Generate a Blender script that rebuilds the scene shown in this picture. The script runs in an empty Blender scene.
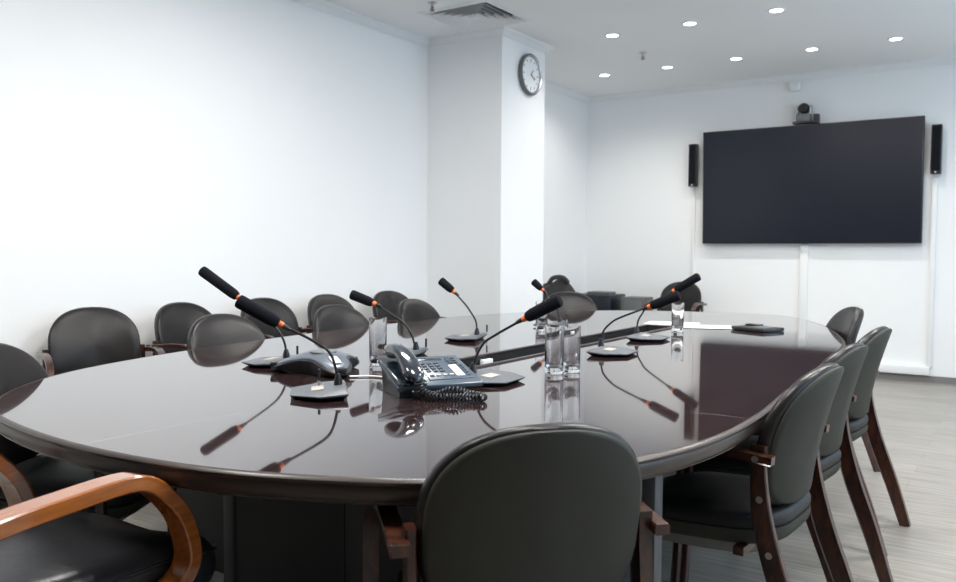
import bpy, bmesh, math, random
from mathutils import Vector, Matrix
random.seed(7)
R = math.radians
S = bpy.context.scene
COL = S.collection

# ------------------------------------------------------------------ camera
F_PX, H_EYE = 826.0, 1.17
vx = Vector((1238, -46, 826)); vy = Vector((552, 36, -826)).normalized()
vx = (vx - vx.dot(vy) * vy).normalized(); vz = vx.cross(vy)
cam_data = bpy.data.cameras.new('camera'); cam = bpy.data.objects.new('camera', cam_data)
COL.objects.link(cam); S.camera = cam
cam_data.sensor_width = 36; cam_data.lens = F_PX / 956 * 36; cam_data.clip_start = 0.05
cam.matrix_world = Matrix.Translation((0, 0, H_EYE)) @ Matrix((vx, vy, vz)).to_4x4()
cam_data.dof.use_dof = True; cam_data.dof.focus_distance = 2.5; cam_data.dof.aperture_fstop = 5.6

# ------------------------------------------------------------------ world, light, exposure
S.view_settings.view_transform = 'Standard'; S.view_settings.look = 'None'
S.view_settings.gamma = 1; S.view_settings.exposure = 0.14; S.view_settings.use_curve_mapping = False
w = bpy.data.worlds.new('world'); S.world = w; w.use_nodes = True
bg = w.node_tree.nodes['Background']; bg.inputs[0].default_value = (0.50, 0.75, 1.0, 1); bg.inputs[1].default_value = 3.6
S.cycles.max_bounces = 16; S.cycles.diffuse_bounces = 5; S.cycles.glossy_bounces = 5
S.cycles.transmission_bounces = 16; S.cycles.use_denoising = True
S.cycles.sample_clamp_indirect = 3; S.cycles.caustics_reflective = False; S.cycles.caustics_refractive = False
PANEL_W, DOWN_W = 34, 20

ROOM_L, ROOM_R, ROOM_B, ROOM_F, ROOM_H = -4.22, 1.6, 8.55, -1.7, 2.92
WIN = [(1.3, 3.6), (5.0, 7.4)]                     # window openings of the right-hand wall
WZ0, WZ1 = 0.85, 2.45

def area(name, loc, size, power, col, rot=(0, 0, 0), size_y=None, portal=False, shape=None):
    l = bpy.data.lights.new(name, 'AREA'); l.energy = power; l.color = col; l.size = size
    l.shape = shape or ('RECTANGLE' if size_y else 'SQUARE')
    if size_y: l.size_y = size_y
    o = bpy.data.objects.new(name, l); COL.objects.link(o); o.location = loc; o.rotation_euler = rot
    if portal: l.cycles.is_portal = True
    return o
for a, b in WIN:
    area('daylight_portal', (ROOM_R + .1, (a + b) / 2, (WZ0 + WZ1) / 2), b - a, 1, (1, 1, 1), (0, R(90), 0), None, True).data.size = b - a
    L = COL.objects[-1].data; L.shape = 'RECTANGLE'; L.size = WZ1 - WZ0; L.size_y = b - a

# ------------------------------------------------------------------ materials
def node_mat(name):
    m = bpy.data.materials.new(name); m.use_nodes = True
    return m, m.node_tree.nodes, m.node_tree.links, m.node_tree.nodes['Principled BSDF']
def plain(name, col, rough=.5, metal=0, noise=.06, scale=12, bump=0, bscale=200, coat=0, coat_r=.05, spec=.5):
    m, N, Lk, p = node_mat(name)
    tc = N.new('ShaderNodeTexCoord'); nz = N.new('ShaderNodeTexNoise'); nz.inputs['Scale'].default_value = scale
    Lk.new(tc.outputs['Object'], nz.inputs['Vector'])
    mx = N.new('ShaderNodeMix'); mx.data_type = 'RGBA'
    mx.inputs[6].default_value = (*[c * (1 - noise) for c in col], 1); mx.inputs[7].default_value = (*[min(1, c * (1 + noise)) for c in col], 1)
    Lk.new(nz.outputs['Fac'], mx.inputs[0]); Lk.new(mx.outputs[2], p.inputs['Base Color'])
    p.inputs['Roughness'].default_value = rough; p.inputs['Metallic'].default_value = metal
    p.inputs['Specular IOR Level'].default_value = spec
    p.inputs['Coat Weight'].default_value = coat; p.inputs['Coat Roughness'].default_value = coat_r
    if bump:
        n2 = N.new('ShaderNodeTexNoise'); n2.inputs['Scale'].default_value = bscale; n2.inputs['Detail'].default_value = 4
        b = N.new('ShaderNodeBump'); b.inputs['Strength'].default_value = bump; b.inputs['Distance'].default_value = .002
        Lk.new(tc.outputs['Object'], n2.inputs['Vector']); Lk.new(n2.outputs['Fac'], b.inputs['Height']); Lk.new(b.outputs[0], p.inputs['Normal'])
    return m
def wood(name, c1, c2, rough=.3, coat=.5, scl=(3, 3, 40), wave=3.0, coat_r=.08):
    m, N, Lk, p = node_mat(name)
    tc = N.new('ShaderNodeTexCoord'); mp = N.new('ShaderNodeMapping'); mp.inputs['Scale'].default_value = scl
    nz = N.new('ShaderNodeTexNoise'); nz.inputs['Scale'].default_value = wave; nz.inputs['Detail'].default_value = 8; nz.inputs['Distortion'].default_value = .6
    Lk.new(tc.outputs['Object'], mp.inputs[0]); Lk.new(mp.outputs[0], nz.inputs['Vector'])
    cr = N.new('ShaderNodeValToRGB'); cr.color_ramp.elements[0].position = .35; cr.color_ramp.elements[1].position = .68
    cr.color_ramp.elements[0].color = (*c1, 1); cr.color_ramp.elements[1].color = (*c2, 1)
    Lk.new(nz.outputs['Fac'], cr.inputs[0]); Lk.new(cr.outputs[0], p.inputs['Base Color'])
    p.inputs['Roughness'].default_value = rough; p.inputs['Coat Weight'].default_value = coat; p.inputs['Coat Roughness'].default_value = coat_r
    return m
def emit(name, col, s):
    m, N, Lk, p = node_mat(name)
    p.inputs['Base Color'].default_value = (*col, 1); p.inputs['Emission Color'].default_value = (*col, 1); p.inputs['Emission Strength'].default_value = s
    return m
def glass(name, tint=(1, 1, 1), rough=0.0):
    m, N, Lk, p = node_mat(name)
    p.inputs['Base Color'].default_value = (*tint, 1); p.inputs['Roughness'].default_value = rough
    p.inputs['Transmission Weight'].default_value = 1; p.inputs['IOR'].default_value = 1.47
    return m

M = {}
M['wall'] = plain('wall_paint', (.88, .89, .895), .85, noise=.012, scale=2, bump=.03, bscale=60)
M['ceiling'] = plain('ceiling_paint', (.86, .87, .87), .9, noise=.01, scale=2)
M['frontwall'] = plain('darkened_unseen_wall', (.06, .055, .05), .7)  # unseen wall behind the camera, darkened so near chair backs stay dim
M['trim'] = plain('white_trim', (.82, .83, .83), .5, noise=.02)
M['skirt'] = plain('grey_skirting', (.20, .195, .19), .5)
M['leather'] = plain('black_leather', (.014, .012, .012), .30, noise=.15, bump=.2, bscale=380, spec=.34)
M['leather_soft'] = plain('black_soft_leather', (.014, .014, .016), .32, noise=.2, bump=.5, bscale=45, spec=.5)
M['seat_leather'] = plain('matt_black_seat_leather', (.012, .012, .013), .5, noise=.15, bump=.2, bscale=380, spec=.35)
M['shell'] = plain('grey_green_back_cover', (.041, .041, .034), .6, noise=.08, bump=.15, bscale=500, spec=.2)
M['seat_under'] = plain('grey_seat_underside', (.17, .17, .165), .6)
M['mahogany'] = wood('dark_red_brown_wood', (.016, .006, .004), (.078, .020, .008), .32, .3, (6, 6, 2), 9)
M['golden'] = wood('golden_bentwood', (.25, .066, .009), (.38, .115, .019), .22, .8, (30, 3, 30), 3)
M['screw'] = plain('brass_screw', (.62, .55, .45), .3, 1)
M['blackp'] = plain('black_plastic', (.014, .014, .016), .35)
M['foam'] = plain('black_foam', (.008, .0085, .012), .95, bump=.9, bscale=900, spec=.15)
M['orange'] = plain('orange_ring', (.80, .16, .03), .4)
M['neck'] = plain('black_gooseneck_metal', (.03, .03, .034), .28, .6)
M['micbase'] = plain('grey_mic_plate', (.10, .11, .125), .42, 0)
M['card'] = plain('beige_card', (.45, .40, .35), .5)
M['steel'] = plain('brushed_steel', (.55, .56, .58), .3, 1)
M['silver'] = plain('silver_plastic', (.13, .15, .18), .32, .4)
M['phone'] = plain('slate_blue_phone_plastic', (.060, .085, .115), .32, .15, coat=.3)
M['phone_dark'] = plain('glossy_dark_handset', (.018, .025, .036), .16, .1, coat=.8)
M['key'] = plain('phone_keys', (.035, .05, .07), .4)
M['key_light'] = plain('phone_light_keys', (.45, .43, .42), .4)
M['lcd'] = plain('phone_display', (.03, .05, .06), .12)
M['white'] = plain('white_paper', (.88, .89, .90), .7, noise=.01)
M['whitep'] = plain('white_plastic', (.80, .81, .82), .35, noise=.01)
M['screen'] = plain('dark_screen_glass', (.008, .010, .020), .28, noise=.03, spec=.42)
M['bezel'] = plain('black_bezel', (.012, .013, .02), .3)
M['glass'] = glass('clear_glass')
M['base_dark'] = plain('charcoal_laminate', (.014, .014, .016), .5)
M['base_black'] = plain('black_laminate', (.004, .004, .005), .6)
M['greymetal'] = plain('grey_painted_metal', (.15, .16, .165), .4, .3)
M['legmetal'] = plain('dark_grey_painted_metal', (.075, .078, .082), .5, .1)
M['fabric'] = plain('charcoal_fabric', (.035, .033, .034), .9, noise=.3, scale=20, bump=.6, bscale=120)
M['navy'] = plain('navy_case', (.007, .010, .018), .35)
M['greybox'] = plain('grey_case', (.12, .115, .115), .5)
M['louvre'] = plain('grey_louvre', (.30, .29, .30), .5)
M['plenum'] = plain('dark_plenum', (.05, .045, .05), .8)
M['lamp'] = emit('lamp_glow', (1.0, .98, .95), 9)
M['added_panel'] = emit('added_panel_glow', (1.0, .98, .95), 3)
M['pipe'] = plain('copper_fitting', (.25, .12, .08), .35, .8)

# dark glossy table veneer with hairline joints between its leaves
def table_mat():
    m, N, Lk, p = node_mat('dark_wenge_gloss')
    tc = N.new('ShaderNodeTexCoord'); mp = N.new('ShaderNodeMapping'); mp.inputs['Scale'].default_value = (14, 1.2, 5)
    nz = N.new('ShaderNodeTexNoise'); nz.inputs['Scale'].default_value = 3; nz.inputs['Detail'].default_value = 2
    Lk.new(tc.outputs['Object'], mp.inputs[0]); Lk.new(mp.outputs[0], nz.inputs['Vector'])
    cr = N.new('ShaderNodeValToRGB'); cr.color_ramp.elements[0].position = .3; cr.color_ramp.elements[1].position = .7
    cr.color_ramp.elements[0].color = (.024, .014, .014, 1); cr.color_ramp.elements[1].color = (.038, .021, .021, 1)
    Lk.new(nz.outputs['Fac'], cr.inputs[0])
    sx = N.new('ShaderNodeSeparateXYZ'); Lk.new(tc.outputs['Object'], sx.inputs[0])
    def near(sock, v, wd):
        s = N.new('ShaderNodeMath'); s.operation = 'SUBTRACT'; Lk.new(sock, s.inputs[0]); s.inputs[1].default_value = v
        a = N.new('ShaderNodeMath'); a.operation = 'ABSOLUTE'; Lk.new(s.outputs[0], a.inputs[0])
        l = N.new('ShaderNodeMath'); l.operation = 'LESS_THAN'; Lk.new(a.outputs[0], l.inputs[0]); l.inputs[1].default_value = wd
        return l.outputs[0]
    def mul(a, b):
        s = N.new('ShaderNodeMath'); s.operation = 'MULTIPLY'; Lk.new(a, s.inputs[0]); Lk.new(b, s.inputs[1]); return s.outputs[0]
    def mxx(a, b):
        s = N.new('ShaderNodeMath'); s.operation = 'MAXIMUM'; Lk.new(a, s.inputs[0]); Lk.new(b, s.inputs[1]); return s.outputs[0]
    lt = N.new('ShaderNodeMath'); lt.operation = 'LESS_THAN'; Lk.new(sx.outputs[1], lt.inputs[0]); lt.inputs[1].default_value = 2.12
    seam = mxx(mxx(near(sx.outputs[1], 2.12, .0014), near(sx.outputs[1], 4.74, .0014)), mul(near(sx.outputs[0], -1.69, .0012), lt.outputs[0]))
    mx = N.new('ShaderNodeMix'); mx.data_type = 'RGBA'; Lk.new(seam, mx.inputs[0]); Lk.new(cr.outputs[0], mx.inputs[6])
    mx.inputs[7].default_value = (.26, .23, .22, 1); Lk.new(mx.outputs[2], p.inputs['Base Color'])
    p.inputs['Roughness'].default_value = .045; p.inputs['IOR'].default_value = 1.5
    p.inputs['Coat Weight'].default_value = .55; p.inputs['Coat Roughness'].default_value = .02
    return m
M['table'] = table_mat()
M['rim'] = wood('dark_edge_wood', (.022, .013, .010), (.034, .019, .014), .38, .12, (3, 3, 20), 4)

def floor_mat():
    m, N, Lk, p = node_mat('pale_oak_laminate')
    tc = N.new('ShaderNodeTexCoord'); br = N.new('ShaderNodeTexBrick'); Lk.new(tc.outputs['Object'], br.inputs['Vector'])
    br.inputs['Scale'].default_value = 1; br.inputs['Brick Width'].default_value = 1.3; br.inputs['Row Height'].default_value = .19
    br.inputs['Mortar Size'].default_value = .0015; br.inputs['Mortar Smooth'].default_value = .4; br.offset = .37
    br.inputs['Color1'].default_value = (.31, .288, .255, 1); br.inputs['Color2'].default_value = (.375, .35, .315, 1); br.inputs['Mortar'].default_value = (.22, .20, .18, 1)
    mp = N.new('ShaderNodeMapping'); mp.inputs['Scale'].default_value = (1.5, 22, 1); Lk.new(tc.outputs['Object'], mp.inputs[0])
    nz = N.new('ShaderNodeTexNoise'); nz.inputs['Scale'].default_value = 2.2; nz.inputs['Detail'].default_value = 7; Lk.new(mp.outputs[0], nz.inputs['Vector'])
    cr = N.new('ShaderNodeValToRGB'); cr.color_ramp.elements[0].position = .3; cr.color_ramp.elements[1].position = .7
    cr.color_ramp.elements[0].color = (.68, .67, .66, 1); cr.color_ramp.elements[1].color = (1.12, 1.12, 1.12, 1); Lk.new(nz.outputs['Fac'], cr.inputs[0])
    mx = N.new('ShaderNodeMix'); mx.data_type = 'RGBA'; mx.blend_type = 'MULTIPLY'; mx.inputs[0].default_value = 1
    Lk.new(br.outputs['Color'], mx.inputs[6]); Lk.new(cr.outputs[0], mx.inputs[7]); Lk.new(mx.outputs[2], p.inputs['Base Color'])
    p.inputs['Roughness'].default_value = .38
    return m
M['floor'] = floor_mat()

# ------------------------------------------------------------------ mesh helpers
def catmull(pts, n=6, closed=False):
    P = [Vector(p) for p in pts]; out = []
    N = len(P); rng = N if closed else N - 1
    for i in range(rng):
        if closed: a, b, c, d = P[i - 1], P[i], P[(i + 1) % N], P[(i + 2) % N]
        else:
            b, c = P[i], P[i + 1]
            a = P[i - 1] if i else b + (b - c); d = P[i + 2] if i + 2 < N else c + (c - b)
        for k in range(n):
            t = k / n
            out.append(.5 * ((2 * b) + (c - a) * t + (2 * a - 5 * b + 4 * c - d) * t * t + (3 * b - a - 3 * c + d) * t ** 3))
    if not closed: out.append(P[-1])
    return out

class MB:
    def __init__(s): s.bm = bmesh.new()
    def loft(s, rings, closed_ring=True, caps=True, closed_path=False):
        V = [[s.bm.verts.new(p) for p in r] for r in rings]; n = len(V[0])
        m = len(V)
        for i in range(m if closed_path else m - 1):
            a, b = V[i], V[(i + 1) % m]
            for j in range(n if closed_ring else n - 1):
                k = (j + 1) % n
                s.bm.faces.new((a[j], a[k], b[k], b[j]))
        if caps and not closed_path:
            s.bm.faces.new(V[0][::-1]); s.bm.faces.new(V[-1])
        return s
    def box(s, c, d, rz=0, rot=None, bev=0):
        m = rot if rot is not None else Matrix.Rotation(rz, 3, 'Z')
        b2 = bmesh.new(); bmesh.ops.create_cube(b2, size=1)
        for v in b2.verts: v.co = Vector((v.co.x * d[0], v.co.y * d[1], v.co.z * d[2]))
        if bev: bmesh.ops.bevel(b2, geom=b2.edges[:] , offset=bev, segments=2, affect='EDGES', profile=.5)
        for v in b2.verts: v.co = m @ v.co + Vector(c)
        me = bpy.data.meshes.new('t'); b2.to_mesh(me); b2.free(); s.bm.from_mesh(me); bpy.data.meshes.remove(me); return s
    def tube(s, pts, r, n=10, caps=True, closed=False):
        P = [Vector(p) for p in pts]; rad = r if isinstance(r, (list, tuple)) else [r] * len(P)
        rings = []; up = None
        for i, p in enumerate(P):
            if closed: t = (P[(i + 1) % len(P)] - P[i - 1]).normalized()
            else: t = ((P[i + 1] if i + 1 < len(P) else p) - (P[i - 1] if i else p)).normalized()
            if up is None: up = t.orthogonal().normalized()
            else:
                up = (up - up.dot(t) * t)
                up = up.normalized() if up.length > 1e-6 else t.orthogonal().normalized()
            q = t.cross(up)
            rings.append([p + rad[i] * (math.cos(a) * up + math.sin(a) * q) for a in [2 * math.pi * j / n for j in range(n)]])
        return s.loft(rings, caps=caps, closed_path=closed)
    def lathe(s, prof, c=(0, 0, 0), n=32, axis='Z', closed=False):
        c = Vector(c); rings = []
        for r, z in prof:
            ring = []
            for j in range(n):
                a = 2 * math.pi * j / n; x, y = r * math.cos(a), r * math.sin(a)
                v = {'Z': (x, y, z), 'Y': (x, z, -y), 'X': (z, x, y)}[axis]
                ring.append(c + Vector(v))
            rings.append(ring)
        return s.loft(rings, caps=not closed, closed_path=closed)
    def prism(s, poly, z0, z1, bev=0, M3=None, off=(0, 0, 0)):
        b2 = bmesh.new(); vs = [b2.verts.new((p[0], p[1], z0)) for p in poly]; f = b2.faces.new(vs)
        g = bmesh.ops.extrude_face_region(b2, geom=[f])
        for v in [e for e in g['geom'] if isinstance(e, bmesh.types.BMVert)]: v.co.z = z1
        bmesh.ops.recalc_face_normals(b2, faces=b2.faces[:])
        if bev: bmesh.ops.bevel(b2, geom=b2.edges[:], offset=bev, segments=2, affect='EDGES', profile=.5)
        if M3 is not None:
            for v in b2.verts: v.co = M3 @ v.co
        for v in b2.verts: v.co += Vector(off)
        me = bpy.data.meshes.new('t'); b2.to_mesh(me); b2.free(); s.bm.from_mesh(me); bpy.data.meshes.remove(me); return s
    def band(s, path, wd, x0, x1):
        """slab following path (y, z); wd thickness in the y-z plane; x0..x1 lateral extent"""
        P = [Vector((0, p[0], p[1])) for p in path]; W = wd if isinstance(wd, (list, tuple)) else [wd] * len(P); rings = []
        for i, p in enumerate(P):
            t = ((P[i + 1] if i + 1 < len(P) else p) - (P[i - 1] if i else p)).normalized()
            nrm = Vector((0, -t.z, t.y)); h = W[i] / 2; e = min(.003, h * .5)
            sec = []
            for (a, x) in ((-1, x0), (1, x0), (1, x1), (-1, x1)):
                sx = 1 if x == x0 else -1
                if a == -1 and x == x0: pr = [(x + e * sx, -h), (x, -h + e)]
                elif a == 1 and x == x0: pr = [(x, h - e), (x + e * sx, h)]
                elif a == 1: pr = [(x + e * sx, h), (x, h - e)]
                else: pr = [(x, -h + e), (x + e * sx, -h)]
                for xx, hh in pr: sec.append(Vector((xx, p.y, p.z)) + nrm * hh)
            rings.append(sec)
        return s.loft(rings)
    def pillow(s, outline, layers, fn):
        """outline: closed list (u,v) around origin; layers (scale,offset[,shrink]); fn(u,v,t)->xyz"""
        rings = [[Vector(fn(u * sc, v * sc, t)) for u, v in outline] for sc, t in layers]
        return s.loft(rings)
    def done(s, name, mat, parent=None, angle=40, loc=None):
        bmesh.ops.recalc_face_normals(s.bm, faces=s.bm.faces[:])
        me = bpy.data.meshes.new(name); s.bm.to_mesh(me); s.bm.free()
        me.polygons.foreach_set('use_smooth', [True] * len(me.polygons)); me.set_sharp_from_angle(angle=R(angle))
        me.materials.append(M[mat] if isinstance(mat, str) else mat)
        o = bpy.data.objects.new(name, me); COL.objects.link(o)
        if parent is not None: o.parent = parent
        if loc: o.location = loc
        return o

def tag(o, label, cat, group=None):
    o['label'] = label; o['category'] = cat
    if group: o['group'] = group
    return o
def thing(name, label, cat, loc=(0, 0, 0), rz=0, group=None):
    o = bpy.data.objects.new(name, None); COL.objects.link(o); o.location = loc; o.rotation_euler = (0, 0, rz)
    o.empty_display_size = .1
    return tag(o, label, cat, group)
def struct(name, mb, mat, parent=None):
    o = mb.done(name, mat, parent, 30)
    if parent is None: o['kind'] = 'structure'
    return o
def children(o): return [c for c in list(COL.objects) if c.parent == o]
def copy_tree(o, parent=None):
    c = o.copy(); COL.objects.link(c)
    if parent is not None: c.parent = parent
    for ch in children(o): copy_tree(ch, c)
    return c
def place(o, x, y, z, deg, label, group=None):
    """deg: world direction the thing's local +y points to"""
    o.location = (x, y, z); o.rotation_euler = (0, 0, R(deg - 90)); o['label'] = label
    if group: o['group'] = group
    return o

# ------------------------------------------------------------------ room
Lx, Rx, By, Fy, Hh = ROOM_L, ROOM_R, ROOM_B, ROOM_F, ROOM_H
T = .15
struct('floor', MB().box(((Lx + Rx) / 2, (By + Fy) / 2, -.05), (Rx - Lx + 2 * T, By - Fy + 2 * T, .1)), 'floor')
struct('wall_left', MB().box((Lx - T / 2, (By + Fy) / 2, Hh / 2), (T, By - Fy + 2 * T, Hh)), 'wall')
struct('wall_back', MB().box(((Lx + Rx) / 2, By + T / 2, Hh / 2), (Rx - Lx, T, Hh)), 'wall')
mb = MB(); edges = [Fy] + [v for ab in WIN for v in ab] + [By]
for i in range(0, len(edges), 2):
    mb.box((Rx + T / 2, (edges[i] + edges[i + 1]) / 2, Hh / 2), (T, edges[i + 1] - edges[i], Hh))
for a, b in WIN:
    mb.box((Rx + T / 2, (a + b) / 2, WZ0 / 2), (T, b - a, WZ0)); mb.box((Rx + T / 2, (a + b) / 2, (WZ1 + Hh) / 2), (T, b - a, Hh - WZ1))
struct('wall_right', mb, 'wall')
mb = MB().box(((Lx + Rx) / 2, Fy - T / 2, Hh / 2), (Rx - Lx, T, Hh))
struct('wall_front', mb, 'frontwall')
n = 0
for a, b in WIN:
    n += 1; mb = MB(); k = Rx + .07
    for y in (a + .03, (a + b) / 2, b - .03): mb.box((k, y, (WZ0 + WZ1) / 2), (.06, .06, WZ1 - WZ0))
    for z in (WZ0 + .03, WZ1 - .03): mb.box((k, (a + b) / 2, z), (.055, b - a, .06))
    struct('window_%d' % n, mb, 'trim')
# ceiling with a square opening for the air diffuser
VX0, VX1, VY0, VY1 = -3.78, -3.20, 4.88, 5.46
mb = MB()
mb.box(((Lx + VX0) / 2, (By + Fy) / 2, Hh + .05), (VX0 - Lx, By - Fy, .1)).box(((VX1 + Rx) / 2, (By + Fy) / 2, Hh + .05), (Rx - VX1, By - Fy, .1))
mb.box(((VX0 + VX1) / 2, (VY1 + By) / 2, Hh + .05), (VX1 - VX0, By - VY1, .1)).box(((VX0 + VX1) / 2, (VY0 + Fy) / 2, Hh + .05), (VX1 - VX0, VY0 - Fy, .1))
struct('ceiling', mb, 'ceiling')
# pillar
PX, PY0, PY1 = -3.49, 5.55, 6.24
struct('wall_pillar', MB().box(((Lx + PX) / 2, (PY0 + PY1) / 2, Hh / 2), (PX - Lx, PY1 - PY0, Hh)), 'wall')
# crown moulding following the wall and pillar
def crown(path):
    mb = MB(); prof = [(0, 0), (.0, -.055), (.012, -.058), (.018, -.045), (.040, -.022), (.052, -.014), (.055, 0)]
    P = [Vector((*p, 0)) for p in path]; rings = []
    for i, p in enumerate(P):
        def nn(a, b): d = (b - a).normalized(); return Vector((d.y, -d.x, 0))
        if i == 0: o = nn(P[0], P[1])
        elif i == len(P) - 1: o = nn(P[-2], P[-1])
        else:
            a, b = nn(P[i - 1], p), nn(p, P[i + 1]); o = (a + b) / (1 + a.dot(b))
        rings.append([p + o * q + Vector((0, 0, Hh + z)) for q, z in prof])
    return mb.loft(rings)
struct('trim_1', crown([(Lx, Fy), (Lx, PY0), (PX, PY0), (PX, PY1), (Lx, PY1), (Lx, By), (Rx, By)]), 'trim')
# skirting
struct('baseboard_back', MB().box(((Lx + Rx) / 2, By - .008, .03), (Rx - Lx, .016, .06)), 'skirt')
struct('baseboard_left', MB().box((Lx + .008, (Fy + PY0) / 2, .03), (.016, PY0 - Fy, .06)), 'skirt')
# white cable ducts on the back wall: plinth duct, centre drop and side drops
struct('trim_2', MB().box((-1.86, By - .03, .105), (2.26, .06, .075), bev=.005), 'trim')
struct('trim_3', MB().box((-1.845, By - .016, .70), (.075, .032, 1.12), bev=.003), 'trim')
struct('trim_4', MB().box((-2.965, By - .010, 1.0), (.03, .02, 1.72), bev=.003), 'trim')
struct('trim_5', MB().box((-.735, By - .014, 1.0), (.045, .028, 1.72), bev=.003), 'trim')

# ------------------------------------------------------------------ ceiling fittings
def downlight(x, y, label):
    t = thing('ceiling_downlight', label, 'ceiling light', (x, y, Hh), 0, 'round ceiling downlights')
    MB().lathe([(.046, -.001), (.046, -.006), (.060, -.008), (.064, -.004), (.064, 0), (.046, 0)], n=28, closed=True).done('trim_ring', 'trim', t)
    MB().lathe([(.001, -.004), (.045, -.005), (.045, -.0005), (.001, -.0005)], n=24).done('lens', 'lamp', t)
    l = bpy.data.lights.new('downlight_beam', 'SPOT'); l.energy = DOWN_W; l.color = (1, .95, .88); l.spot_size = R(150); l.spot_blend = .8; l.shadow_soft_size = .04
    lo = bpy.data.objects.new('downlight_beam', l); COL.objects.link(lo); lo.location = (x, y, Hh - .03)
ord5 = ['leftmost', 'second from left', 'middle', 'second from right', 'rightmost']
for k in range(5): downlight(-3.54 + .645 * k, 7.53, 'lit round recessed downlight, %s of the five nearest the screen wall' % ord5[k])
for k in range(4): downlight(-2.85 + .64 * k, 6.2, 'lit round recessed downlight, %s of the four in the nearer row' % ['leftmost', 'second from left', 'third from left', 'rightmost'][k])
for k, (x, y) in enumerate([(-2.4, .9), (-.9, 1.6), (-2.4, 3.0), (-.9, 3.6), (.5, 3.0), (-.2, 5.0)]):  # unseen panels, added to light the near room softly
    t = tag(MB().box((0, 0, -.008), (.6, .6, .016)).done('added_ceiling_panel', 'added_panel', None, loc=(x, y, Hh)), 'added square light panel, unseen, on the ceiling above the near part of the room', 'ceiling light', 'added unseen ceiling light panels')
    area('added_panel_light', (x, y, Hh - .02), .58, PANEL_W, (1.0, .97, .93))
def sprinkler(x, y, label):
    t = thing('sprinkler_head', label, 'sprinkler', (x, y, Hh), 0)
    MB().lathe([(.030, 0), (.034, -.004), (.012, -.010), (.011, -.030), (.001, -.030)], n=20).done('pipe_collar', 'steel', t)
    mb = MB().tube([(.008, 0, -.028), (.014, 0, -.042), (.004, 0, -.056)], .0025, 8).tube([(-.008, 0, -.028), (-.014, 0, -.042), (-.004, 0, -.056)], .0025, 8)
    mb.lathe([(.001, -.055), (.018, -.056), (.018, -.059), (.001, -.060)], n=16); mb.lathe([(.004, -.028), (.004, -.055)], n=8)
    mb.done('deflector', 'pipe', t)
sprinkler(-2.87, 6.88, 'small metal sprinkler head on the ceiling among the downlights')
sprinkler(-3.55, 4.72, 'small coppery sprinkler head on the ceiling beside the air vent')
# diffuser: nested sloping square rings under a dark plenum
t = thing('air_diffuser', 'square white ceiling air diffuser with dark louvres above the pillar', 'air vent', ((VX0 + VX1) / 2, (VY0 + VY1) / 2, Hh))
def sqring(mb, a0, z0, a1, z1, th=.003):
    def sq(a, z): return [(-a, -a, z), (a, -a, z), (a, a, z), (-a, a, z)]
    mb.loft([sq(a0, z0), sq(a1, z1), sq(a1 - th, z1 + th), sq(a0 - th, z0 + th)], caps=False, closed_path=True)
mb = MB(); sqring(mb, .31, -.003, .286, -.012, .004); mb.done('outer_frame', 'trim', t)
mb = MB()
for a in (.265, .215, .165, .115, .065): sqring(mb, a + .016, -.010, a - .030, .034)
mb.box((0, 0, -.006), (.06, .06, .006)); mb.done('louvre_rings', 'trim', t)
mb = MB()
for s_ in (-1, 1):
    mb.box((s_ * .285, 0, .06), (.008, .578, .12)); mb.box((0, s_ * .285, .06), (.562, .008, .12))
mb.box((0, 0, .124), (.578, .578, .008)); mb.done('plenum_box', 'plenum', t)
# small sensor box by the ceiling on the back wall
tag(MB().box((-1.96, By - .045, 2.80), (.10, .07, .09), bev=.012).done('wall_sensor', 'trim', None), 'small cream sensor box high on the wall above the screen', 'sensor')
# clock
t = thing('wall_clock', 'round silver-rimmed wall clock high on the white pillar', 'clock', (PX, 5.955, 2.63))
MB().lathe([(.001, .001), (.160, .001), (.168, .008), (.168, .036), (.163, .042), (.157, .042), (.150, .022), (.001, .021)], n=56, axis='X').done('rim', 'greymetal', t)
MB().lathe([(.157, .0422), (.1525, .0435), (.1465, .040), (.1425, .0265), (.150, .0265)], n=56, axis='X', closed=True).done('inner_ring', 'steel', t)
MB().lathe([(.001, .0225), (.1435, .0225), (.1435, .026), (.001, .026)], n=48, axis='X').done('dial', 'white', t)
for k in range(12):
    a = k * math.pi / 6; l = .03 if k % 3 == 0 else .018
    MB().box((.0268, math.sin(a) * (.128 - l / 2), math.cos(a) * (.128 - l / 2)), (.001, .006, l), rot=Matrix.Rotation(-a, 3, 'X')).done('hour_mark', 'blackp', t)
for nm, a, l, w_ in (('hour_hand', R(115), .075, .008), ('minute_hand', R(42), .055, .006)):
    MB().box((.029 if nm[0] == 'h' else .031, math.sin(a) * l / 2, math.cos(a) * l / 2), (.0015, w_, l), rot=Matrix.Rotation(-a, 3, 'X')).done(nm, 'blackp', t)

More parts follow.
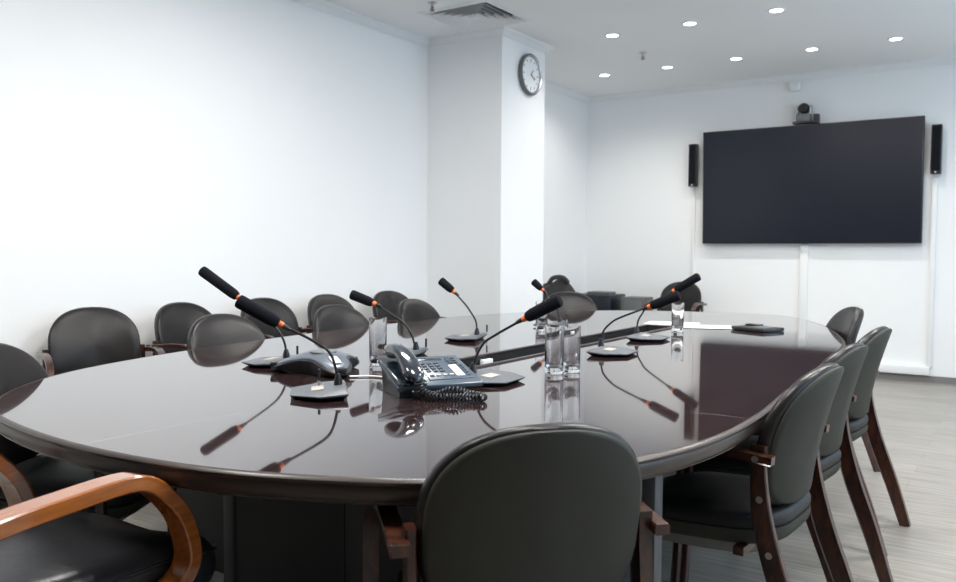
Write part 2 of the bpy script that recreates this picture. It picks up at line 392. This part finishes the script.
# ------------------------------------------------------------------ screen wall
t = thing('wall_screen', 'large black flat screen mounted on the back wall', 'screen', (-1.83, By, 1.845)); t.rotation_euler = (R(2.2), 0, 0)
MB().box((0, -.085, 0), (2.02, .06, 1.145), bev=.006).done('housing', 'bezel', t)
MB().box((0, -.1165, .004), (1.995, .003, 1.118)).done('display_panel', 'screen', t)
MB().box((0, -.028, 0), (.6, .055, .4)).done('wall_bracket', 'blackp', t)
for x, z, lab in ((-2.955, 2.085, 'slim black wall speaker to the left of the screen'), (-.725, 2.11, 'slim black wall speaker to the right of the screen')):
    t = thing('wall_speaker', lab, 'speaker', (x, By, z), 0, 'column speakers flanking the screen')
    MB().box((0, -.075, 0), (.085, .08, .44), bev=.008).done('cabinet', 'blackp', t)
    MB().box((0, -.1155, .01), (.066, .006, .40), bev=.002).done('grille', 'foam', t)
    MB().box((0, -.018, 0), (.03, .036, .12)).done('mounting_bracket', 'greymetal', t)
    MB().lathe([(.001, -.002), (.006, -.002), (.006, 0), (.001, 0)], (0, -.1185, -.205), 12, 'Y').done('indicator_light', 'whitep', t)
t = thing('video_camera', 'small black video conference camera on top of the screen', 'camera', (-1.86, By - .09, 2.423))
MB().box((.02, 0, .012), (.23, .12, .02), bev=.004).done('shelf_plate', 'blackp', t)
MB().box((0, 0, .06), (.13, .11, .075), bev=.012).done('camera_base', 'greymetal', t)
for q in (-.062, .062): MB().box((q, 0, .135), (.014, .07, .09), bev=.004).done('yoke_arm', 'steel', t)
MB().lathe([(.001, -.055), (.042, -.05), (.05, -.03), (.05, .04), (.03, .05), (.001, .05)], (0, 0, .150), 28, 'Y').done('camera_head', 'blackp', t)
MB().lathe([(.001, -.075), (.026, -.075), (.032, -.068), (.032, -.045), (.001, -.045)], (0, 0, .150), 28, 'Y').done('lens_barrel', 'blackp', t)
MB().box((.115, 0, .055), (.05, .07, .065), bev=.005).done('junction_box', 'blackp', t)

# ------------------------------------------------------------------ the table
OUT = [(-1.07, 1.11), (-1.32, 1.02), (-1.64, .985), (-1.98, 1.01), (-2.28, 1.09), (-2.55, 1.29), (-2.76, 1.60), (-2.90, 2.02), (-2.99, 2.5),
       (-3.06, 3.1), (-3.09, 3.7), (-3.08, 4.3), (-2.97, 4.85), (-2.74, 5.3), (-2.38, 5.64), (-1.9, 5.82), (-1.45, 5.82),
       (-1.20, 5.56), (-.98, 5.12), (-.81, 4.6), (-.70, 4.1), (-.64, 3.4), (-.605, 2.7), (-.57, 2.13), (-.60, 1.75), (-.72, 1.42), (-.87, 1.23)]
outline = [Vector((p.x, p.y)) for p in catmull([(a, b, 0) for a, b in OUT], 6, True)]
def inset(d):
    n_ = len(outline); res = []
    for i in range(n_):
        tg = (outline[(i + 1) % n_] - outline[i - 1]).normalized(); nv = Vector((tg.y, -tg.x))
        res.append(outline[i] + nv * d)
    return res
c0 = sum(outline, Vector((0, 0))) / len(outline)
sgn = 1 if (inset(.1)[0] - c0).length < (outline[0] - c0).length else -1
t = thing('conference_table', 'long oval conference table with glossy dark brown top and cable channel', 'table', (0, 0, 0))
CH = (-1.83, -1.66, 2.12, 4.50)
bm = bmesh.new(); bm.faces.new([bm.verts.new((p.x, p.y, .75)) for p in inset(.012 * sgn)])
for co, no in (((CH[0], 0, 0), (1, 0, 0)), ((CH[1], 0, 0), (1, 0, 0)), ((0, CH[2], 0), (0, 1, 0)), ((0, CH[3], 0), (0, 1, 0))):
    bmesh.ops.bisect_plane(bm, geom=bm.verts[:] + bm.edges[:] + bm.faces[:], plane_co=co, plane_no=no)
bm.faces.ensure_lookup_table()
kill = [f for f in bm.faces if CH[0] < f.calc_center_bounds().x < CH[1] and CH[2] < f.calc_center_bounds().y < CH[3]]
bmesh.ops.delete(bm, geom=kill, context='FACES')
g = bmesh.ops.extrude_face_region(bm, geom=bm.faces[:])
for v in [e for e in g['geom'] if isinstance(e, bmesh.types.BMVert)]: v.co.z = .70
mb = MB(); mb.bm.free(); mb.bm = bm; mb.done('table_top', 'table', t, 20)
mb = MB(); prof = [(.012, .750), (.006, .7502), (.001, .748), (-.003, .744), (-.002, .739), (.004, .735), (.002, .729), (.003, .715), (.010, .703), (.022, .694), (.04, .692), (.04, .705), (.013, .705)]
mb.loft([[(p.x, p.y, z) for p in inset(d * sgn)] for d, z in prof], caps=False, closed_path=True); mb.done('table_edge', 'rim', t, 50)
# cable channel liner, lip and sockets
mb = MB(); cxm, cym = (CH[0] + CH[1]) / 2, (CH[2] + CH[3]) / 2; wx, wy = CH[1] - CH[0], CH[3] - CH[2]
mb.box((cxm, cym, .645), (wx, wy, .01))
for s_ in (-1, 1):
    mb.box((cxm + s_ * (wx / 2 - .004), cym, .695), (.008, wy, .10)); mb.box((cxm, cym + s_ * (wy / 2 - .004), .695), (wx, .008, .10))
mb.done('cable_channel', 'base_black', t)
mb = MB()
for s_ in (-1, 1):
    mb.box((cxm + s_ * (wx / 2 + .002), cym, .752), (.018, wy + .022, .008), bev=.002); mb.box((cxm, cym + s_ * (wy / 2 + .002), .752), (wx, .018, .008), bev=.002)
mb.done('channel_lip', 'rim', t)
for y in (2.78, 3.55): MB().box((CH[0] + .018, y, .715), (.02, .07, .045), bev=.003).done('power_socket', 'whitep', t)
# underframe, plus one shade panel
MB().box((-1.46, 1.80, .36), (.40, .03, .68)).done('end_or_shade_panel', 'base_dark', t)
MB().box((-2.42, 1.92, .36), (.40, .03, .68)).done('end_or_shade_panel', 'base_black', t)  # black sheet added in place of the deep shade under the table
MB().box((-1.90, 1.80, .36), (.48, .035, .68)).done('black_panel', 'base_black', t)
for x, y in ((-.715, 1.79), (-2.17, 1.80), (-1.2, 3.4), (-1.3, 4.7), (-2.3, 2.6), (-2.35, 3.4), (-2.3, 4.6)):
    MB().box((x, y, .35), (.05, .05, .70), bev=.006).done('leg', 'legmetal', t)
MB().box((-1.75, 3.45, .34), (.03, 3.0, .56)).done('modesty_panel', 'base_dark', t)

# ------------------------------------------------------------------ conference chairs
def back_outline(n=48, hw=.215, top=.188, bot=.198):
    o = []
    for k in range(n):
        a = 2 * math.pi * k / n; c, s_ = math.cos(a), math.sin(a)
        if s_ >= 0: u = hw * math.copysign(abs(c) ** (2 / 2.4), c); v = top * abs(s_) ** (2 / 2.4)
        else:
            e = 3.8; u = hw * math.copysign(abs(c) ** (2 / e), c) * (1 - .14 * abs(s_) ** 2); v = -bot * abs(s_) ** (2 / e)
        o.append((u, v))
    return o
OUTL = back_outline()
def make_chair():
    t = thing('conference_chair', 'x', 'chair')
    def fb(u, v, d):                                    # curved, slightly reclined back
        z = .686 + v; y = -.205 - .38 * max(0, z - .46) ** 1.6 + 1.0 * u * u
        return (u, y + d, z)
    MB().pillow(OUTL, [(.01, -.004), (.5, -.004), (.90, -.003), (.975, .002), (1.0, .012), (1.004, .024), (.985, .033), (.95, .038), (.8, .043), (.5, .047), (.01, .048)], fb).done('back_cushion', 'leather', t, 60)
    MB().pillow(OUTL, [(.01, -.016), (.5, -.016), (.92, -.015), (.958, -.010), (.965, -.002), (.9, 0), (.01, 0)], fb).done('back_shell', 'shell', t, 60)
    # seat
    so = []
    for k in range(44):
        a = 2 * math.pi * k / 44; c, s_ = math.cos(a), math.sin(a); e = 4.2
        so.append((.210 * math.copysign(abs(c) ** (2 / e), c) * (1 if s_ > 0 else 1 - .08 * s_ * s_), .235 * math.copysign(abs(s_) ** (2 / e), s_)))
    def fs(u, v, z): return (u, v + .020, z - .06 * v - (.10 * max(0, v - .10)))
    MB().pillow(so, [(.01, .432), (.9, .432), (.98, .434), (1.0, .445), (1.0, .458), (.975, .472), (.92, .480), (.6, .486), (.01, .488)], fs).done('seat_cushion', 'seat_leather', t, 60)
    MB().pillow(so, [(.01, .388), (.88, .388), (.95, .393), (.985, .403), (1.0, .418), (.995, .432), (.95, .434), (.01, .434)], fs).done('seat_shell', 'shell', t, 60)
    MB().pillow(so, [(.01, .345), (.62, .345), (.72, .350), (.82, .387), (.80, .3885), (.01, .3885)], fs).done('seat_underside', 'seat_under', t, 60)
    for s_ in (-1, 1):
        rl = catmull([(0, -.345, 0), (0, -.285, .18), (0, -.218, .36), (0, -.182, .50), (0, -.172, .605), (0, -.172, .678)], 5)
        W = [.040 + .014 * math.sin(math.pi * min(1, i / (len(rl) - 1) * 1.25)) for i in range(len(rl))]
        lg = MB().band([(p.y, p.z) for p in rl], W, s_ * .236, s_ * .216).done('rear_leg', 'mahogany', t)
        for yy, zz in ((-.174, .650), (-.178, .54), (-.205, .40)):
            MB().lathe([(.001, s_ * .0015), (.009, s_ * .0015), (.009, -s_ * .002), (.001, -s_ * .002)], (s_ * (.236 if zz < .6 else .264), yy, zz), 14, 'X').done('screw', 'screw', t)
        arm = catmull([(0, -.215, .648), (0, -.14, .654), (0, .0, .667), (0, .10, .662), (0, .175, .625), (0, .215, .55), (0, .222, .44), (0, .222, .25), (0, .235, .0)], 6)
        MB().band([(p.y, p.z) for p in arm], .022, s_ * .234, s_ * .264).done('bent_arm', 'mahogany', t)
    MB().box((0, -.12, .388), (.44, .03, .024), bev=.003).done('cross_rail', 'mahogany', t)
    MB().box((0, .12, .380), (.46, .03, .024), bev=.003).done('cross_rail', 'mahogany', t)
    return t
chair0 = make_chair(); used = [False]
def chair(x, y, deg, label, group=None):
    o = chair0 if not used[0] else copy_tree(chair0); used[0] = True
    return place(o, x, y, 0, deg, label, group)
def from_top(px, py, deg):       # chair origin from where the top of its backrest stands
    d = R(deg); return px + .285 * math.cos(d), py + .285 * math.sin(d)
def chair_top(x, y, deg, label, group=None):
    ox, oy = from_top(x, y, deg); return chair(ox, oy, deg, label, group)
G1, G2, G3 = 'chairs along the right side of the table', 'chairs tucked in along the left side of the table', 'chairs lined up against the left wall'
chair_top(-.675, 1.24, 138, 'dark chair seen from behind at the rounded near end of the table')
chair_top(-.434, 2.365, 176, 'grey-backed armchair on the right side, nearest of the three pulled up in a row', G1)
chair_top(-.465, 2.97, 174, 'grey-backed armchair on the right side, middle of the three pulled up in a row', G1)
chair_top(-.485, 3.72, 176, 'grey-backed armchair on the right side, farthest of the three pulled up in a row', G1)
chair_top(-.80, 5.03, 207, 'black chair tucked in at the far right curve of the table')
chair_top(-2.74, 1.28, 32, 'black chair cut off by the left border at the near left curve of the table')
chair_top(-3.16, 2.53, -3, 'black chair tucked into the left table side, nearest the phone end', G2)
chair_top(-3.21, 3.35, -2, 'black chair tucked into the left table side, between two other tucked chairs', G2)
chair_top(-3.235, 4.07, 4, 'black chair tucked into the left table side, closest to the pillar', G2)
chair_top(-2.92, 5.60, -52, 'black chair tucked in at the far left curve of the table, beyond the pillar')
for k, (y, a, lb) in enumerate([(2.44, -22, 'black chair against the left wall, nearest one of its line'), (2.96, 3, 'black chair against the left wall, second nearest of its line'),
                             (3.57, -1, 'black chair against the left wall, middle one of its line'), (4.14, -3, 'black chair against the left wall, second from the pillar'),
                             (4.80, -4, 'black chair against the left wall, right beside the pillar')]):
    chair_top(-4.04, y, a, lb, G3)
chair_top(-2.98, 8.32, -88, 'black armchair standing alone against the back wall, left of the screen')
chair_top(-3.93, 7.25, -50, 'black chair in the far corner with a dark bag on it')

# ------------------------------------------------------------------ executive armchair, near left
t = thing('executive_armchair', 'black leather armchair with golden bentwood loop arms at the lower left', 'chair', (0, 0, 0))
place(t, -1.672, .912, 0, 97, t['label'])
arm = catmull([(0, -.62, .66), (0, -.48, .70), (0, -.27, .722), (0, -.16, .728), (0, -.05, .731), (0, .005, .722), (0, .05, .690), (0, .098, .630), (0, .122, .552), (0, .105, .508), (0, .055, .484), (0, -.02, .474), (0, -.12, .466), (0, -.25, .462)], 8)
for s_ in (-1, 1):
    MB().band([(p.y, p.z) for p in arm], .031, s_ * .235, s_ * .288).done('loop_arm', 'golden', t)
so = []
for k in range(48):
    a = 2 * math.pi * k / 48; c, s_ = math.cos(a), math.sin(a); e = 4.5
    so.append((.232 * math.copysign(abs(c) ** (2 / e), c), .36 * math.copysign(abs(s_) ** (2 / e), s_)))
def fs(u, v, z): return (u, v - .05, z + .045 - (.22 * max(0, v - .12)) - .05 * v + .012 * math.cos(u * 14) * math.cos(v * 9))
MB().pillow(so, [(.01, .415), (.85, .415), (.97, .425), (1.0, .45), (1.005, .475), (.985, .505), (.94, .525), (.85, .535), (.6, .54), (.3, .542), (.01, .542)], fs).done('seat_cushion', 'leather_soft', t, 60)
mb = MB(); mb.tube([fs(u * 1.0, v * 1.0, .502) for u, v in so], .004, 6, closed=True); mb.done('seat_piping', 'leather', t)
MB().pillow(so, [(.01, .385), (.8, .385), (.9, .395), (.9, .414), (.01, .414)], fs).done('seat_base', 'blackp', t, 60)
bo = back_outline(48, .25, .34, .33)
def fb(u, v, d): return (u, -.62 - .22 * v + .7 * u * u + d - .05, .86 + v)
MB().pillow(bo, [(.01, -.03), (.9, -.028), (.98, -.01), (1, .02), (.98, .05), (.9, .075), (.5, .085), (.01, .085)], fb).done('backrest', 'leather_soft', t, 60)
MB().lathe([(.001, .06), (.028, .06), (.028, .30), (.02, .30), (.02, .39), (.001, .39)], n=20).done('gas_column', 'blackp', t)
for k in range(5):
    a = R(72 * k + 15); d = Vector((math.cos(a), math.sin(a), 0))
    MB().tube([Vector((0, 0, .09)) + d * .02, Vector((0, 0, .085)) + d * .16, Vector((0, 0, .065)) + d * .29], [.024, .02, .014], 10).done('base_arm', 'blackp', t)
    mb = MB()
    for q in (-1, 1):
        n_ = Vector((-d.y, d.x, 0)); c = d * .29 + n_ * q * .014 + Vector((0, 0, .026)); rg = []
        for off in (-.008, .008):
            rg.append([c + n_ * off + .026 * (math.cos(b) * d + math.sin(b) * Vector((0, 0, 1))) for b in [2 * math.pi * j / 18 for j in range(18)]])
        mb.loft(rg)
    mb.done('caster', 'blackp', t)

# ------------------------------------------------------------------ microphones
def mic(x, y, deg, prof, stick, label, group, off=(0, .05)):
    """prof: (s, z) points of the gooseneck in the vertical plane along deg"""
    t = thing('desk_microphone', label, 'microphone', (x, y, .75), R(deg - 90), group)
    bt = Matrix.Identity(3); ox, oy = off
    P = [(ox - .105, oy - .07), (ox + .105, oy - .07), (ox + .128, oy + .01), (ox + .07, oy + .09), (ox - .07, oy + .09), (ox - .128, oy + .01)]
    lo = [(ox + (a - ox) * .84, oy + (b - oy) * .84) for a, b in P]
    mb = MB(); mb.loft([[bt @ Vector((*p, .001)) for p in lo], [bt @ Vector((*p, .013 - .02 * p[1])) for p in P]]); mb.done('base_hull', 'blackp', t)
    mb = MB(); mb.loft([[bt @ Vector((*p, .0132 - .02 * p[1])) for p in P], [bt @ Vector((p[0] * 1.01, p[1] * 1.01, .018 - .03 * p[1])) for p in P], [bt @ Vector((ox + (p[0] - ox) * .94, oy + (p[1] - oy) * .92, .0255 - .10 * p[1])) for p in P]]); mb.done('base_plate', 'micbase', t)
    MB().box(bt @ Vector((ox, .06, .0205)), (.07, .035, .003), rot=bt @ Matrix.Rotation(R(-5.7), 3, 'X')).done('name_card', 'card', t)
    pts = [Vector((0, s_, z - .75)) for s_, z in prof]; pts[0].z = .018
    neck, head = pts[:5], pts[5]
    path = catmull(neck, 6)
    MB().tube(path, .0042, 10).done('gooseneck', 'neck', t)
    MB().lathe([(.001, .018), (.013, .018), (.012, .04), (.0065, .058), (.001, .058)], n=18).done('neck_socket', 'blackp', t)
    d = (head - neck[-1]); L_ = d.length; d.normalize(); a = neck[-1]
    MB().tube([a - d * .006, a + d * .008], [.0095, .0105], 16).done('light_ring', 'orange', t)
    MB().tube([a - d * .030, a - d * .006], [.0055, .0085], 14).done('ring_collar', 'neck', t)
    e = a + d * L_
    MB().tube([a + d * .008, a + d * .013, a + d * .03, e - d * .010, e - d * .003, e], [.011, .0165, .0195, .0205, .0185, .011], 20).done('foam_windscreen', 'foam', t)
    if stick:
        sx, sy = stick
        MB().tube([(sx, sy, .016), (sx, sy, .034)], .0045, 10).done('switch_foot', 'steel', t)
        MB().tube([(sx, sy, .034), (sx, sy, .068)], .0042, 10).done('switch_stalk', 'blackp', t)
GL, GR = 'microphones left of the cable channel', 'microphones right of the cable channel'
mic(-1.69, 1.79, 225, [(0, .775), (.006, .82), (.026, .873), (.078, .910), (.163, .955), (.286, 1.028)], (.035, .055), 'desk microphone nearest the front, foam tip leaning left above the silver speakerphone', GL, (-.025, .045))
mic(-2.27, 2.13, 200, [(0, .775), (.004, .823), (.028, .870), (.076, .914), (.190, .993), (.348, 1.096)], (.03, -.03), 'desk microphone behind the silver speakerphone, its foam tip reaching highest and leftmost', GL)
mic(-2.04, 2.61, 200, [(0, .775), (.017, .835), (.051, .882), (.093, .910), (.175, .957), (.279, .995)], (.04, -.03), 'desk microphone just behind the phone handset beside a tall glass, leaning left', GL)
mic(-2.18, 3.26, 200, [(0, .775), (.005, .837), (.035, .889), (.060, .922), (.114, .978), (.184, 1.034)], (.08, -.03), 'desk microphone standing clear in the middle of the left table half', GL)
mic(-2.21, 4.15, 200, [(0, .775), (.012, .843), (.041, .882), (.064, .910), (.099, .955), (.157, 1.006)], (.07, -.03), 'desk microphone farthest down the left table half, behind a glass', GL)
mic(-1.50, 2.22, 5, [(0, .775), (.008, .818), (.038, .873), (.084, .905), (.184, .961), (.307, 1.025)], None, 'desk microphone beside the dark phone, foam tip leaning right over the glasses', GR, (-.01, .06))
mic(-1.50, 3.19, 5, [(0, .775), (.008, .835), (.048, .879), (.092, .903), (.206, .949), (.332, 1.002)], (-.08, -.02), 'desk microphone leaning right, just beyond the pair of touching glasses', GR, (.06, .07))
mic(-1.60, 3.81, 5, [(0, .775), (.004, .830), (.025, .870), (.055, .906), (.181, .988), (.302, 1.062)], None, 'desk microphone leaning right, farthest on its side, nearest the papers', GR, (.05, .07))

# ------------------------------------------------------------------ drinking glasses
def tumbler(x, y, h_, label, group='clear drinking glasses', r=.032):
    pr = [(.001, 0), (r - .004, 0), (r - .001, .003), (r, .01), (r + .001, h_), (r - .0012, h_), (r - .003, .028), (r - .008, .022), (.001, .021)]
    o = MB().lathe(pr, n=40).done('drinking_glass', 'glass', None, 50, (x, y, .7503))
    tag(o, label, 'glass', group)
tumbler(-1.995, 2.325, .175, 'tall clear glass standing between the silver speakerphone and the dark telephone')
tumbler(-1.36, 2.515, .165, 'tall clear glass, left one of the touching pair by the channel')
tumbler(-1.33, 2.585, .165, 'tall clear glass, right one of the touching pair by the channel')
tumbler(-2.165, 3.86, .16, 'tall clear glass beyond the channel, in front of the far left microphone')
tumbler(-1.55, 4.24, .155, 'tall clear glass standing beside the white papers')

# ------------------------------------------------------------------ desk phone (local x: width, y: away from the user)
ph = thing('desk_phone', 'dark blue-grey desk telephone with handset and white label strip', 'telephone', (-1.485, 1.815, .75), math.atan2(.86, .5))
TL = R(17); TM = Matrix.Rotation(TL, 3, 'X')
def ph_pt(x, y, z): return TM @ Vector((x, y, z)) + Vector((0, 0, .022))
PF = Vector((0, 0, .022))
MB().prism([(.0, 0), (.275, 0), (.267, .200), (.267, .203), (.01, .203), (.008, .200)], -.004, .012, .005, TM, PF).done('body', 'phone', ph)
mb = MB(); mb.loft([[(.01, .01, .0005), (.205, .01, .0005), (.180, .130, .0005), (.015, .165, .0005)], [ph_pt(.008, .006, -.003), ph_pt(.225, .006, -.003), ph_pt(.195, .140, -.003), ph_pt(.016, .19, -.003)]])
mb.done('foot_stand', 'blackp', ph)
mb = MB(); mb.prism([(.112, .03), (.258, .03), (.254, .19), (.110, .19)], .012, .0145, .001, TM, PF); mb.done('face_plate', 'phone', ph)
def on(mb, x, y, sx, sy, h_=.004, z=.0145, b=.0008): mb.box(ph_pt(x, y, z + h_ / 2), (sx, sy, h_), rot=TM, bev=b); return mb
on(MB(), .163, .172, .080, .014, .0015).done('display', 'lcd', ph)
for i in range(4):
    for j in range(3):
        on(MB(), .128 + .022 * j, .085 + .0185 * i, .014, .0105, .0035).done('key', 'key', ph)
for i in range(3):
    for j in range(2): on(MB(), .222 + .018 * j, .138 + .016 * i, .011, .009, .003).done('key', 'key', ph)
for i in range(5): on(MB(), .246, .05 + .0165 * i, .009, .007, .003).done('key', 'key', ph)
for j, c in enumerate(['key', 'key_light', 'key_light', 'key_light']): on(MB(), .128 + .021 * j, .055, .013, .009, .0035).done('function_key', c, ph)
on(MB(), .220, .085, .026, .075, .001).done('label_strip', 'white', ph)
mb = MB(); mb.prism([(.004, .0), (.092, .0), (.09, .205), (.006, .205)], .012, .022, .004, TM, PF)
mb.done('handset_cradle', 'phone_dark', ph)
# handset: a thick curved bar with two rounded ends
hs = MB(); rings = []
for k in range(25):
    tt = k / 24; y = -.028 + .246 * tt
    arch = math.sin(math.pi * tt); e = min(tt, 1 - tt) / .20; end = 1 if e >= 1 else math.sqrt(max(.02, 1 - (1 - e) ** 2))
    wv = (.027 + .006 * abs(2 * tt - 1)) * end; bot = .026 + .030 * max(0, math.sin(math.pi * (tt - .22) / .56) if .22 < tt < .78 else 0); top = .062 + .020 * arch
    m_ = (bot + top) / 2; hv = (top - bot) / 2 * end
    rings.append([ph_pt(.048 + wv * math.copysign(abs(math.cos(a)) ** .8, math.cos(a)), y, m_ + hv * math.copysign(abs(math.sin(a)) ** .8, math.sin(a))) for a in [2 * math.pi * j / 20 for j in range(20)]])
hs.loft(rings).done('handset', 'phone_dark', ph, 60)
# coiled cord: from handset end, looping on the table in front
cpath = catmull([ph_pt(.048, -.022, .036), Vector((.060, -.055, .026)), Vector((.090, -.085, .013)), Vector((.125, -.095, .013)), Vector((.160, -.125, .013)), Vector((.192, -.145, .013)), Vector((.208, -.128, .013)), Vector((.180, -.100, .018)), Vector((.135, -.088, .030)), Vector((.095, -.060, .016)), Vector((.06, -.030, .013)), Vector((.04, -.014, .013))], 14)
acc = 0; hel = []; turns = 0
dens = []
for i in range(len(cpath) - 1):
    a, b = cpath[i], cpath[i + 1]; L_ = (b - a).length; m = max(2, int(L_ / .0009)); tg = (b - a).normalized(); u = tg.cross(Vector((0, 0, 1))).normalized(); v = u.cross(tg)
    for k in range(m):
        f_ = k / m; s_ = acc + L_ * f_; ang = s_ / .0095 * 2 * math.pi
        hel.append(a.lerp(b, f_) + .0090 * (math.cos(ang) * u + math.sin(ang) * v))
    acc += L_
for p_ in hel: p_.z = max(p_.z, .0033)
MB().tube(hel, .0030, 6).done('coiled_cord', 'blackp', ph)

# ------------------------------------------------------------------ speakerphone
sp = thing('speakerphone', 'low silver and black three-lobed conference speakerphone on the table', 'speakerphone', (-2.035, 2.08, .75), R(-25))
def lobes(r0, amp, n=72, sc=1):
    o = []
    for k in range(n):
        a = 2 * math.pi * k / n; q = (.5 + .5 * math.cos(3 * a)) ** 1.6
        r = (r0 + amp * q) * sc; o.append((r * math.cos(a), r * math.sin(a)))
    return o
lb = lobes(.092, .088)
def fd(u, v, z):
    r = math.hypot(u, v); return (u, v, z)
def spz(r): return .068 - .044 * min(1, (r / .18)) ** 2.2
mb = MB(); rg = []
for sc, dz in ((.01, .006), (.3, .006), (.5, .002), (.7, -.001), (.80, -.002), (.87, -.003), (.90, -.006)):
    rg.append([(u * sc, v * sc, spz(math.hypot(u, v) * sc) + dz) for u, v in lb])
rg.append([(u * .86, v * .86, spz(math.hypot(u, v) * .86) - .012) for u, v in lb]); rg.append([(u * .05, v * .05, .03) for u, v in lb])
mb.loft(rg).done('top_cover', 'silver', sp, 50)
mb = MB(); mb.loft([[(u * .84, v * .84, .0008) for u, v in lb], [(u * .99, v * .99, max(.010, spz(math.hypot(u, v)) - .020)) for u, v in lb], [(u, v, max(.014, spz(math.hypot(u, v)) - .010)) for u, v in lb], [(u * .96, v * .96, spz(math.hypot(u, v) * .96) - .008) for u, v in lb], [(u * .88, v * .88, spz(math.hypot(u, v) * .88) - .007) for u, v in lb]]); mb.done('black_underside', 'blackp', sp)
mb = MB(); mb.lathe([(.001, .0755), (.045, .0745), (.048, .0725), (.048, .066), (.001, .066)], n=36); mb.done('speaker_grille', 'greymetal', sp)
MB().box((.112, 0, .0545), (.05, .03, .004), rot=Matrix.Rotation(R(19), 3, 'Y'), bev=.001).done('display', 'whitep', sp)
for k in range(3):
    a = R(120 * k); MB().box((.163 * math.cos(a), .163 * math.sin(a), .026), (.034, .036, .018), rz=a, bev=.005).done('foot_tip', 'blackp', sp)
wc = catmull([(-1.865, 2.03, .7545), (-1.82, 2.075, .7545), (-1.76, 2.085, .7545), (-1.69, 2.06, .7545), (-1.64, 1.99, .7545), (-1.625, 1.94, .7545)], 8)
tag(MB().tube(wc, .0035, 8).done('white_cable', 'whitep'), 'white cable lying between the speakerphone and the telephone', 'cable')

# ------------------------------------------------------------------ papers and flat console
def quadpaper(pts, z, label):
    cx_ = sum(p[0] for p in pts) / 4; cy_ = sum(p[1] for p in pts) / 4
    o = MB().prism([(p[0] - cx_, p[1] - cy_) for p in pts], 0, .0022).done('paper_sheet', 'white', None, 30, (cx_, cy_, z)); tag(o, label, 'paper', 'white papers on the table')
def rect(cx_, cy_, wx_, wy_, a):
    a = R(a); u = (math.cos(a), math.sin(a)); v = (-u[1], u[0])
    return [(cx_ + sx * wx_ / 2 * u[0] + sy * wy_ / 2 * v[0], cy_ + sx * wx_ / 2 * u[1] + sy * wy_ / 2 * v[1]) for sx, sy in ((-1, -1), (1, -1), (1, 1), (-1, 1))]
quadpaper(rect(-1.76, 4.72, .21, .297, 100), .7503, 'white paper sheet left of the glass, below the far microphone foam')
quadpaper(rect(-1.50, 4.60, .21, .297, 112), .7528, 'white paper sheet right of the glass, next to the flat black console')
t = thing('table_console', 'flat black console lying on the far right of the table beside the papers', 'console', (-1.225, 4.585, .75), R(-25))
MB().box((0, 0, .011), (.22, .17, .020), bev=.005).done('body', 'blackp', t)
MB().box((-.05, .035, .026), (.085, .05, .010), bev=.003).done('raised_pod', 'blackp', t)
MB().box((.04, -.01, .0225), (.10, .10, .002)).done('key_panel', 'greymetal', t)

# ------------------------------------------------------------------ far corner
t = thing('equipment_case', 'dark navy equipment case with silver latch in the far corner', 'case', (-3.90, 8.22, 0))
MB().box((0, 0, .36), (.46, .40, .72), bev=.012).done('body', 'navy', t)
MB().box((0, -.203, .36), (.42, .012, .64), bev=.004).done('door', 'navy', t)
MB().lathe([(.001, -.012), (.016, -.010), (.016, 0), (.001, 0)], (-.13, -.209, .62), 16, 'Y').done('latch', 'steel', t)
tag(MB().box((0, 0, .0135), (.26, .18, .027), bev=.006).done('flat_device', 'greybox', None, loc=(-3.86, 8.2, .7205)), 'thin grey device lying on top of the dark case', 'device')
t = thing('small_speaker_box', 'small grey framed box next to the dark case by the back wall', 'box', (-3.47, 8.26, 0))
MB().box((0, 0, .35), (.26, .26, .70), bev=.01).done('body', 'greybox', t)
MB().box((0, -.133, .40), (.20, .008, .54), bev=.002).done('front_panel', 'greymetal', t)
# dark bag slumped over the corner chair
t = thing('dark_bag', 'dark slumped fabric bag on the chair in the far corner', 'bag', (-3.80, 7.05, .50), R(40))
mb = MB(); rg = []
for i in range(15):
    v = i / 14; z = .405 * v; rad = (.155 * (math.sin(math.pi * (v * .86 + .12))) ** .6)
    rg.append([(1.15 * rad * math.cos(a) * (1 + .10 * math.sin(3 * a + 5 * v)) + .05 * v, .5 * rad * math.sin(a) * (1 + .12 * math.cos(4 * a - 3 * v)), z + .02 * math.sin(2 * a + 4 * v) * v) for a in [2 * math.pi * j / 36 for j in range(36)]])
mb.loft(rg).done('bag_body', 'fabric', t, 70)
mb = MB(); mb.tube(catmull([(-.08, -.05, .37), (-.04, -.07, .425), (.05, -.07, .43), (.11, -.04, .38)], 6), .022, 10); mb.done('shoulder_strap', 'fabric', t)
